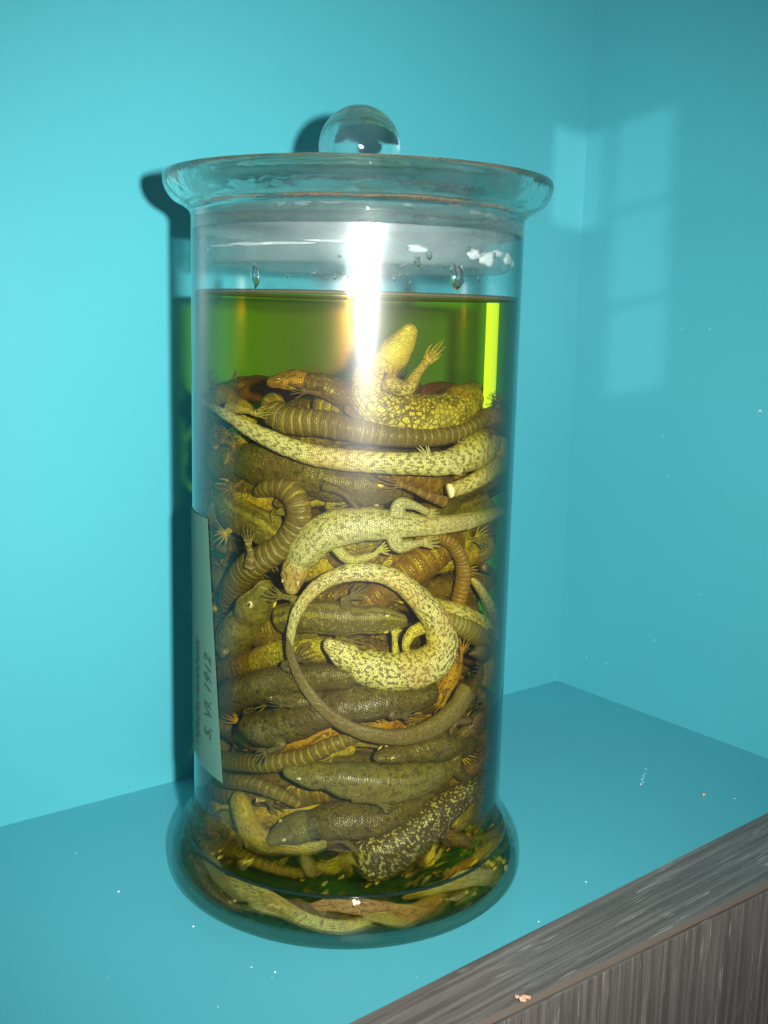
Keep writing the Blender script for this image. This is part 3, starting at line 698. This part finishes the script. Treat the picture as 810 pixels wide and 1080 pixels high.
        sweep(bm, uvl, [J[-1]-base*wdm*0.3, J[-1]+base*toem*0.1, palm, palm+base*toem*0.12], [wdm*0.5, wdm*0.72, wdm*0.78, wdm*0.4], [wv]*4, 10, flat=0.5)
        for k, (ln, an) in enumerate(((0.55, -0.5), (0.82, -0.27), (1.0, -0.02), (0.95, 0.22), (0.6, 0.52))):
            a = math.radians(fan)*an + random.uniform(-0.08, 0.08)
            dr = Matrix.Rotation(a, 3, wv) @ base; b2 = Matrix.Rotation(a*0.4 + random.uniform(-.25, .25), 3, wv) @ base
            o = palm + (Matrix.Rotation(math.pi/2, 3, wv) @ base)*wdm*0.95*an*1.3
            l = toem*ln*random.uniform(0.85, 1.1)
            tp = [o - dr*0.1*l, o + dr*0.35*l + wv*0.0004, o + dr*0.55*l + b2*0.12*l + wv*0.0002, o + dr*0.62*l + b2*0.38*l - wv*0.0006]
            tt = [crom(tp, q/6) for q in range(7)]
            sweep(bm, uvl, tt, [max(0.00022, wdm*0.21*(1-0.65*(q/6))*(1.15 if q in (2, 4) else 1)) for q in range(7)], [wv]*7, 6, flat=1.0)
    for v in bm.verts:                                   # everything is squeezed in by the glass
        rr = math.hypot(v.co.x-JX, v.co.y-JY); lim = RI - 0.0007 + (0.0075*min(1, (0.032-v.co.z)/0.016) if v.co.z < 0.032 else 0)
        if rr > lim - 0.001: k = (lim - 0.001*math.exp(-(rr-lim+0.001)/0.001))/rr; v.co.x = JX + (v.co.x-JX)*k; v.co.y = JY + (v.co.y-JY)*k
    bmesh.ops.recalc_face_normals(bm, faces=bm.faces)
    body = link(name, bm, [SK[mat], SK[headmat] if headmat else SK[mat], M_cut])
    tag(body, label, cat, group or 'lizards preserved in the jar')
    if hl and eyes:
        ih = int(0.47*hl/tot*n); p = pts[ih]; T = (pts[ih+1]-pts[ih-1]).normalized(); Dn = refs[ih]; Sd = T.cross(Dn).normalized(); r = rad[ih]
        for s in (-1, 1):
            bm = bmesh.new(); c = p + Sd*s*r*0.74 + Dn*r*0.40; er = hwm*0.17
            nrm = (c-p).normalized()
            bmesh.ops.create_uvsphere(bm, u_segments=14, v_segments=8, radius=1.0)
            A = nrm.orthogonal().normalized(); A = (T - nrm*T.dot(nrm)).normalized(); B = nrm.cross(A)
            for v in bm.verts:
                q = v.co.copy(); v.co = c + A*q.x*er*1.35 + B*q.y*er + nrm*q.z*er*0.75
            for f in bm.faces:
                d = (f.calc_center_median()-c)
                if abs(d.dot(B)) < er*(0.28 if not pupil else 0.6) and abs(d.dot(A)) < er*0.85 and d.dot(nrm) > 0: f.material_index = 1
            link('eye', bm, [M_eye, M_pup], body)
    LIZ[label] = body
    return body

def L(j, **k): return dict(j=j, **k)
# ------------------------------------------------------------------ the lizards, traced from the photograph against the glass (x, y, half width)
lizard('pale belly-up lizard on top of the pile with its chin raised to the surface',
    [(436,342,9),(424,362,16,1),(408,384,20,2),(396,404,27,1),(402,426,30),(430,439,27),(462,439,25,1),(486,425,20,4),(508,416,14,6),(532,417,8,5),(543,436,6,2),(540,456,5,1)],
    'flank', 6, head=52, hw=19, roll=150, headmat='belly', eyes=False,
    legs=[L([(404,402),(428,410),(440,394),(450,381)], w=9, toe=26, dir=(12,-14), d=-3, fan=35), L([(486,428),(470,440),(478,455)], w=9, toe=14, d=0)])
lizard('orange brown lizard head resting at the top left of the pile',
    [(282,404,10),(300,401,12),(325,403,14),(350,410,15),(372,424,16,5),(385,440,15,9)], 'brown', 8, head=52, hw=15, roll=-62, headmat='orange')
lizard('thick brown tail with pale rings lying across under the pale belly-up lizard',
    [(297,418,12,6),(287,431,14,3),(302,443,15),(340,447,15),(380,455,13),(420,461,11),(460,461,10),(492,453,8),(515,438,6),(535,425,4),(543,415,3)], 'ring', 4, roll=20, tip=True)
lizard('long pale lizard tail with dark chevrons crossing the upper pile from left to right',
    [(207,420,2),(222,428,3.5),(243,440,6),(270,456,9),(305,472,11),(345,483,12),(390,487,12),(430,489,12.5),(470,488,14),(500,476,19,2),(522,460,21,5),(535,445,18,10)],
    'chevron', 0, roll=25, legs=[L([(470,486),(486,497),(462,489),(452,482)], w=6, toe=14, dir=(-10,-14), fan=60, d=-1)])
lizard('short pale patterned tail end with a blunt cut tip below the big pale tail',
    [(545,455,6,3),(542,472,8),(530,487,9),(508,503,9),(488,513,9),(474,518,8)], 'chevron', 1, roll=-20, cut=True)
lizard('curled pale lizard folded over behind the thin tail tip at the far left',
    [(215,428,14,6),(235,430,15,5),(255,436,15,5),(258,455,14,4),(240,462,13,7),(225,470,11,9)], 'flank', 5, roll=60,
    legs=[L([(240,430),(258,432),(268,436)], w=6, toe=24, dir=(20,-2), fan=55, d=-3)])
lizard('broad dark olive lizard lying just under the long pale tail',
    [(222,470,13,4),(240,484,20,3),(275,490,25,3),(315,497,24,3),(350,510,22,3),(385,516,21,3),(425,522,14,3)][::-1], 'dark', 5, head=66, hw=21, roll=-30,
    legs=[L([(340,512),(362,520),(380,540)], w=5, toe=20, d=-1)])
lizard('dark lizard with a slim pointed head, half hidden above the curled ringed tail',
    [(352,500,12,9),(330,512,17,8),(300,512,18,8),(262,512,18,8),(225,505,16,9),(205,495,14,12)], 'brown', 4, roll=30)
lizard('long dark lizard with pale dotted side lines slanting down from the left glass wall',
    [(205,512,12,3),(222,525,20,2),(250,540,22,2),(278,556,20,2),(300,573,14,3),(315,590,8,7)], 'stripe', 4, roll=35)
lizard('dark brown lizard lying under the slanting striped one at the left',
    [(205,548,12,6),(228,552,16,5),(255,566,18,6),(285,585,16,8),(310,600,12,12)], 'dark', 7, roll=-20)
lizard('olive brown curled tail with broad pale rings at the left of the jar',
    [(268,521,6,6),(286,514,10,4),(305,518,13,2),(315,535,14),(312,556,14),(298,575,14.5),(280,588,15),(262,600,16,1),(248,622,17,4),(238,645,17,8)], 'ring', 2, roll=15,
    legs=[L([(262,600),(264,585),(262,575)], w=6, toe=20, dir=(-2,-18), fan=60, d=-3)])
lizard('greenish grey lizard with a blunt head pointing up at the lower left',
    [(281,614,12),(275,630,19),(262,652,23),(248,672,22,1),(232,695,20,4),(222,715,18,8)], 'grey', 2, head=62, hw=24, roll=-38,
    legs=[L([(238,690),(226,676),(222,660)], w=6, toe=14, d=-2)])
lizard('whitish lizard bent in an arc, its tan head down and hind legs spread',
    [(308,628,9),(309,612,14),(316,590,18),(334,568,21),(358,556,21),(390,553,19),(422,553,15),(455,554,11),(490,550,9.5),(528,539,6.5)],
    'frost', 0, head=38, hw=16, roll=-22, headmat='tan', cut=True,
    legs=[L([(418,546),(422,532),(436,533),(452,541)], w=8, toe=14, dir=(14,4), d=-1, fan=30), L([(414,562),(420,576),(436,574),(446,572)], w=8, toe=22, dir=(20,0), d=-1, fan=45), L([(350,572),(368,590),(392,586),(400,580)], w=6, toe=15, dir=(16,-4), d=3)])
lizard('pale spotted lizard coiled in a spiral around the striped head at the centre',
    [(342,676,10),(356,686,15),(382,702,20),(412,708,21),(446,704,21),(466,684,18),(460,656,16),(442,632,13),(420,613,11),(395,604,10),(368,604,9.5),(340,615,8),(318,637,7),(308,662,5),(306,690,3.5),(312,712,2)],
    'pale', 0, head=44, hw=16, roll=14,
    legs=[L([(426,706),(418,692),(416,668)], w=6.5, toe=9, dir=(2,-10), d=5), L([(450,660),(434,668),(428,684),(440,694)], w=7, toe=12, d=6)])
lizard('smooth grey brown tail with a pale cut end curving under the spiral',
    [(304,668,3),(307,692,5),(318,718,6),(338,745,7),(366,766,8),(400,776,9),(432,776,10),(460,765,11),(480,748,11),(493,728,11.5)], 'smooth', -0.3, roll=40, cut=True)
lizard('dark lizard with pale jagged stripes whose head points right inside the spiral',
    [(430,655,9),(408,654,17),(380,654,19),(350,652,19),(318,650,18,3),(296,655,18,6)], 'stripe', 2.5, head=54, hw=18, roll=-35)
lizard('yellow bellied lizard with brown stripes seen in the gap left of the spiral tail',
    [(262,712,12,6),(280,694,18,4),(305,688,20,3),(330,685,18,3),(350,690,14,5)], 'yellow', 8, roll=70)
lizard('broad dark lizard stretched across the pile just below the spiral left side',
    [(378,716,12,2),(350,714,16,1),(310,718,18),(275,724,19),(245,735,19),(222,752,18,2)], 'dark', 3, roll=-40)
lizard('small smooth olive head poking out to the left below the spiral',
    [(278,734,7),(296,736,11),(318,738,12),(345,738,13,3)], 'dark', 3, head=30, hw=11, roll=-50)
lizard('thick scaly olive lizard bent around with a white speck on its back, below the spiral',
    [(460,728,13,5),(430,733,20,2),(395,738,22),(350,746,22),(310,760,22),(280,768,20),(258,762,13,3)], 'dark', 2.2, roll=35)
lizard('brown ringed tail running along under the thick scaly olive lizard',
    [(205,800,8,4),(235,802,10,1),(275,805,10),(315,800,9.5),(350,786,8.5,1),(385,772,7,4)], 'ring', 5, roll=10)
lizard('dark lizard under the ringed tail at the lower left',
    [(212,815,10,7),(245,822,17,6),(285,820,18,6),(320,812,16,8)], 'brown', 7, roll=-30)
lizard('thin ringed tail slanting down at the lower left above the yellow lizard',
    [(212,820,7,2),(240,823,8,1),(270,828,8,1),(295,838,7,2),(318,850,5,5)], 'ring', 2, roll=10)
lizard('plump grey lizard whose head points left in the lower third of the jar',
    [(298,812,10),(318,816,18),(345,819,19),(378,824,21),(412,826,22),(446,818,20,2),(470,806,16,6)], 'grey', 0, head=52, hw=17, roll=-26,
    legs=[L([(372,838),(392,842),(406,851)], w=8, toe=10, dir=(10,4), d=-1)])
lizard('olive lizard whose head points down left near the bottom of the jar',
    [(282,890,8),(300,878,16),(330,869,20),(362,865,21),(396,862,20,1),(428,850,17,4),(455,835,13,8)], 'dark', 1.8, head=62, hw=19, roll=-22, headmat='grey',
    legs=[L([(345,886),(362,886),(384,906)], w=6, toe=14, d=1)])
lizard('dark lizard sprinkled with pale flecks lying diagonally at the lower right',
    [(376,918,22,1),(398,903,27),(425,887,25),(450,868,21),(476,848,16),(500,831,11),(524,819,7)], 'mottle', 0, roll=18,
    legs=[L([(455,880),(464,872),(468,880)], w=5, toe=16, dir=(2,18), fan=40, d=-1)])
lizard('yellow lizard curled upright at the bottom left behind the olive head',
    [(250,834,9,2),(254,850,13),(262,870,14),(278,886,12),(305,893,8),(332,893,6),(354,884,4)], 'yellow', 3.5, roll=60)
lizard('olive lizard whose blunt head points left below the smooth cut tail',
    [(394,800,8),(410,796,13),(438,790,17),(468,783,21),(498,778,22,2),(520,776,18,5)], 'dark', 3.5, head=44, hw=14, roll=-30,
    legs=[L([(478,796),(482,812),(498,824),(516,818)], w=9, toe=14, dir=(14,-8), d=-1)])
lizard('thin pinkish brown tail with fine rings hooking down at the right',
    [(438,568,3,3),(456,566,6,2),(474,572,7.5,1),(486,588,8),(489,608,9),(484,632,9,2),(478,652,8,5)], 'pink', 2.5, roll=30)
lizard('thick orange brown body with pale ring dashes right of the spiral top',
    [(380,642,14,9),(408,620,18,7),(440,596,20,5),(468,575,19,6),(492,562,15,9)], 'ringorange', 3, roll=15)
lizard('dull orange brown lizard behind the ringed orange body',
    [(405,600,9,9),(425,588,11,8),(450,575,10,10),(480,560,10,13)], 'ringorange', 6, roll=-40)
lizard('yellowish ringed tail curving down along the right glass wall',
    [(452,646,10,2),(474,655,11),(497,666,11.5),(516,684,11),(524,706,9),(520,725,7,4)], 'ringgrey', 1.5, roll=10)
lizard('pale blotched tail above the curving yellowish ringed one',
    [(442,636,10,3),(462,642,11,1),(486,648,11),(508,658,9),(524,672,4)], 'paletail', 2.2, roll=10)
lizard('narrow orange and grey speckled tail slanting along the right edge',
    [(498,610,4),(508,624,5),(518,642,6.5),(528,664,6.5),(532,690,6,2)], 'chevron', 1, roll=30)
lizard('orange streaked lizard standing upright right of the spiral',
    [(476,664,8,6),(478,684,12,4),(476,706,13,4),(466,728,11,6),(455,745,9,9)], 'orange', 4, roll=60)
lizard('olive smooth tail bowed beside the orange streaked lizard',
    [(505,690,7,4),(506,706,8,3),(498,724,9,3),(488,742,10,4)], 'dark', 4, roll=60)
lizard('grey lizard body at the right edge behind the cut tail end',
    [(508,715,10,3),(512,738,14,2),(505,762,18,3),(500,785,16,6)], 'brown', 5, roll=-60,
    legs=[L([(508,735),(520,738),(524,744)], w=5, toe=15, dir=(4,14), fan=90, d=-4), L([(495,760),(482,762),(476,770)], w=5, toe=14, dir=(4,12), fan=90, d=-4)])
lizard('brown ringed lizard body under the pale tail end at the upper right',
    [(400,505,10,9),(430,502,12,7),(460,512,14,6),(495,530,16,5),(530,535,14,5)], 'ringorange', 7, roll=10,
    legs=[L([(470,530),(445,520),(425,512)], w=6, toe=24, dir=(-18,-6), fan=50, d=-5)])
lizard('dark lizard lying level behind the whitish tail at the right',
    [(430,545,10,8),(465,538,14,6),(500,528,14,4),(538,520,12,4)], 'dark', 6, roll=30)
lizard('olive brown lizard sloping behind the pinkish tail at the right glass wall',
    [(470,600,12,12),(500,592,18,8),(522,580,20,5),(540,570,16,5)], 'brown', 5, roll=30,
    legs=[L([(510,598),(522,606),(526,614)], w=5, toe=16, dir=(6,8), fan=70, d=-3)])
lizard('dark green lizard pressed to the right glass wall above the speckled edge tail',
    [(538,548,14,6),(528,580,17,5),(520,612,16,7),(510,640,14,10)], 'dark', 7, roll=-20)
lizard('dim brown lizard under the whitish arc-shaped one',
    [(330,600,12,10),(360,590,16,8),(395,588,17,8),(425,600,15,10)], 'brown', 7, roll=0)
lizard('brown lizard filling the gap left of the greenish blunt head',
    [(208,590,9,6),(225,600,14,6),(236,622,15,7),(240,645,14,9)], 'brown', 7, roll=-50)
lizard('olive lizard under the thick scaly one with its flank showing orange',
    [(245,770,12,7),(275,782,15,7),(310,784,16,6),(350,770,15,7),(400,765,15,8),(440,750,14,9)], 'orange', 6, roll=60)
lizard('brown ringed lizard showing between the cut tail and the thick scaly body',
    [(430,790,12,9),(450,765,14,7),(470,745,14,7),(480,720,12,9)], 'ringorange', 7, roll=20)
lizard('olive green lizard between the plump grey one and the dark flecked one',
    [(390,860,12,7),(425,835,17,5),(458,825,17,5),(492,815,14,7)], 'dark', 5, roll=30)
lizard('smooth grey brown rounded tail stump at the lower right above the jar floor',
    [(480,872,9,2),(490,858,14,2),(505,842,15,3),(520,825,12,5)], 'grey', 4, roll=90)
lizard('thin yellow tail lying flat on the bottom at the right',
    [(470,888,3,1),(490,886,4),(508,882,4),(520,880,3)], 'yellow', 3, roll=60)
lizard('short brown tail stub leaning at the bottom centre',
    [(332,925,8,1),(326,912,8,1),(320,898,6,3)], 'grey', 1.5, roll=40)
lizard('brown tail lying along the bottom edge at the lower left',
    [(232,880,4,3),(258,902,6,2),(290,916,6,2),(325,922,5,3)], 'ring', 4, roll=20)
lizard('yellow green tail curved against the glass at the bottom left corner',
    [(212,845,7,2),(216,862,7,1),(225,880,6,2)], 'flank', 3, roll=60)

# the rest of the pile, behind the lizards that can be traced: laid round the jar and stacked through its middle
fill = []
kinds = ['dark', 'brown', 'ring', 'stripe', 'grey', 'dark', 'brown', 'flank', 'ringorange']
rs = random.Random(21)
def world_lizard(k, R, z, a0, span, wmm, mat, slope, roll):
    P = []; W = []; n = 9
    for i in range(n):
        t = i/(n-1); a = a0 + span*t; r = R*(1 + 0.12*math.sin(t*5 + k))
        P.append(Vector((JX + r*math.cos(a), JY + r*math.sin(a), max(0.0105, min(0.222, z + slope*(t-0.5) + 0.004*math.sin(t*7 + k))))))
        W.append(wmm/1000*((1.0 if t < 0.5 else 1.0 - (t-0.5)*1.5) if k < 100 else 0.12 + 0.88*math.sin(math.pi*t)**0.7))
    LT = ['dark mottled', 'brown']
    lizard('dim lizard buried in the pile, glimpsed through gaps between the others', None, mat, head=0.016 if k % 2 else 0, hw=wmm/1000*0.9, roll=roll, world=(P, W), group='lizards buried in the pile', eyes=False)
k = 0
for z in [0.036 + 0.0148*i for i in range(13)]:
    # an outer ring (back and sides) and an inner one
    for a0, span, R in ((rs.uniform(-0.25, 0.1), 1.7, 0.055), (rs.uniform(1.6, 1.9), 1.6, 0.055)):
        world_lizard(k, R, z + rs.uniform(-.003, .003), a0, span, rs.uniform(6.5, 8.2), rs.choice(kinds), rs.uniform(-.022, .022), rs.uniform(-60, 60)); k += 1
    world_lizard(k, rs.uniform(0.028, 0.036), z + rs.uniform(-.003, .003), rs.uniform(-2.9, -2.5), rs.uniform(2.2, 2.9), rs.uniform(7.5, 9.5), rs.choice(kinds), rs.uniform(-.03, .03), rs.uniform(-60, 60)); k += 1

for i, y in enumerate(range(440, 895, 30)):
    x0, x1 = (204, 400) if i % 2 else (545, 330)
    if i % 3 == 2: x0, x1 = (300, 538) if i % 2 else (440, 205)
    m = rs.uniform(-18, 18); sg = 1 if x1 > x0 else -1
    lizard('dim lizard buried in the pile, glimpsed through gaps between the others',
        [(x0 + (x1-x0)*t, y + m*(t-0.5)*2 + 8*math.sin(t*4+i), (19 if t < .6 else 14) + rs.uniform(-2, 2), -1 + 13*math.sin(math.pi*min(1, max(0, ((x0 + (x1-x0)*t)-205)/331)))) for t in (0, .25, .5, .75, 1)],
        rs.choice(['dark', 'brown', 'ring', 'stripe', 'flank', 'brown']), 4, roll=rs.uniform(-50, 50), group='lizards buried in the pile', eyes=False)
for q, (a0, span, z, mt, R, wmm) in enumerate(((-2.75, 0.5, .0290, 'ring', .0595, 4), (-1.75, 0.4, .0280, 'flank', .0595, 4), (-0.95, 0.4, .0290, 'brown', .0595, 4),
        (-3.3, 1.2, .0105, 'ring', .0700, 3.4), (-2.7, 1.3, .0140, 'yellow', .0700, 4.0), (-2.25, 1.1, .0105, 'pale', .0705, 3.0), (-1.8, 1.3, .0150, 'orange', .0700, 4.0), (-1.45, 0.9, .0105, 'yellow', .0705, 3.2),
        (-0.95, 1.1, .0125, 'flank', .0700, 3.6), (-0.5, 0.9, .0115, 'pale', .0700, 3.0), (-2.95, 0.9, .0175, 'grey', .0680, 3.6), (-1.15, 0.9, .0160, 'yellow', .0685, 3.6), (-2.0, 0.8, .0120, 'dark', .066, 4.5), (0.6, 1.2, .0120, 'dark', .068, 5), (1.8, 1.2, .012, 'brown', .068, 5))):
    world_lizard(90+q if q < 3 else 120+q, R, z, a0, span, wmm, mt, 0, 40)  # foot-level ones are added to imitate gold reflections in its glass
for q in range(7):
    z = 0.06 + q*0.024
    world_lizard(100+q, 0.0590, z, -0.70, 1.3, 6.0, rs.choice(['dark', 'brown', 'brown', 'dark']), rs.uniform(-.02, .02), 20)
    world_lizard(110+q, 0.0585, z + .008, -3.3, 0.75, 6.0, rs.choice(['dark', 'brown', 'dark']), rs.uniform(-.02, .02), 20)
# scraps of shed skin and sediment
N = NT('shed_skin_scraps'); oi = N.n('ShaderNodeTexCoord').outputs['Object']
nn = N.n('ShaderNodeTexNoise', None, Vector=oi, Scale=90.0, Detail=3.0).outputs[0]
M_scrap = N.surf(pbsdf(N, N.mix(N.ramp(nn, 0.48, 0.64), (0.10, 0.07, 0.03), (0.60, 0.48, 0.15)), 0.6))
bm = bmesh.new()
def flake(p, s):
    a = rs.uniform(0, 6.28); n = 6; nrm = Vector((rs.uniform(-.5, .5), rs.uniform(-.8, .2), 1)).normalized(); t = nrm.orthogonal().normalized(); b = nrm.cross(t)
    ring = []
    for i in range(n):
        q = a + 6.28*i/n; ring.append(p + (t*math.cos(q)*s*rs.uniform(.8, 2.2) + b*math.sin(q)*s*rs.uniform(.3, .8)))
    up = [bm.verts.new(v + nrm*0.0005*rs.uniform(.5, 2)) for v in ring]; lo = [bm.verts.new(v) for v in ring]
    bm.faces.new(up); bm.faces.new(lo[::-1])
    for i in range(n): bm.faces.new((lo[i], lo[(i+1) % n], up[(i+1) % n], up[i]))
for _ in range(110):
    a = rs.uniform(0, 6.28); r = 0.062*rs.random()**0.3; flake(Vector((JX + r*math.cos(a), JY + r*math.sin(a), 0.0075 + rs.uniform(0, .018))), rs.choice((.0009, .0013, .0022, .0040)))
for _ in range(60):
    flake(at(rs.uniform(215, 535), rs.uniform(600, 890), 0.058 - rs.uniform(0, .01)), rs.uniform(.001, .003))
for x, y in ((222, 578), (226, 560), (216, 600), (282, 842), (300, 840), (320, 685), (450, 905), (462, 890), (215, 640)):
    flake(at(x, y, 0.060), 0.0038)
for _ in range(50):  # flakes inside the foot, added to fill out its imitated gold reflections
    a = rs.uniform(-3.3, 0.2); z = rs.uniform(0.008, 0.024); r = rs.uniform(0.062, 0.0735 if z < .017 else .068); flake(Vector((JX + r*math.cos(a), JY + r*math.sin(a), z)), rs.uniform(.001, .0022))
tag(link('skin_scraps', bm, M_scrap, smooth=False), 'scraps of shed skin and sediment at the bottom and in gaps of the pile', 'sediment', kind='stuff')
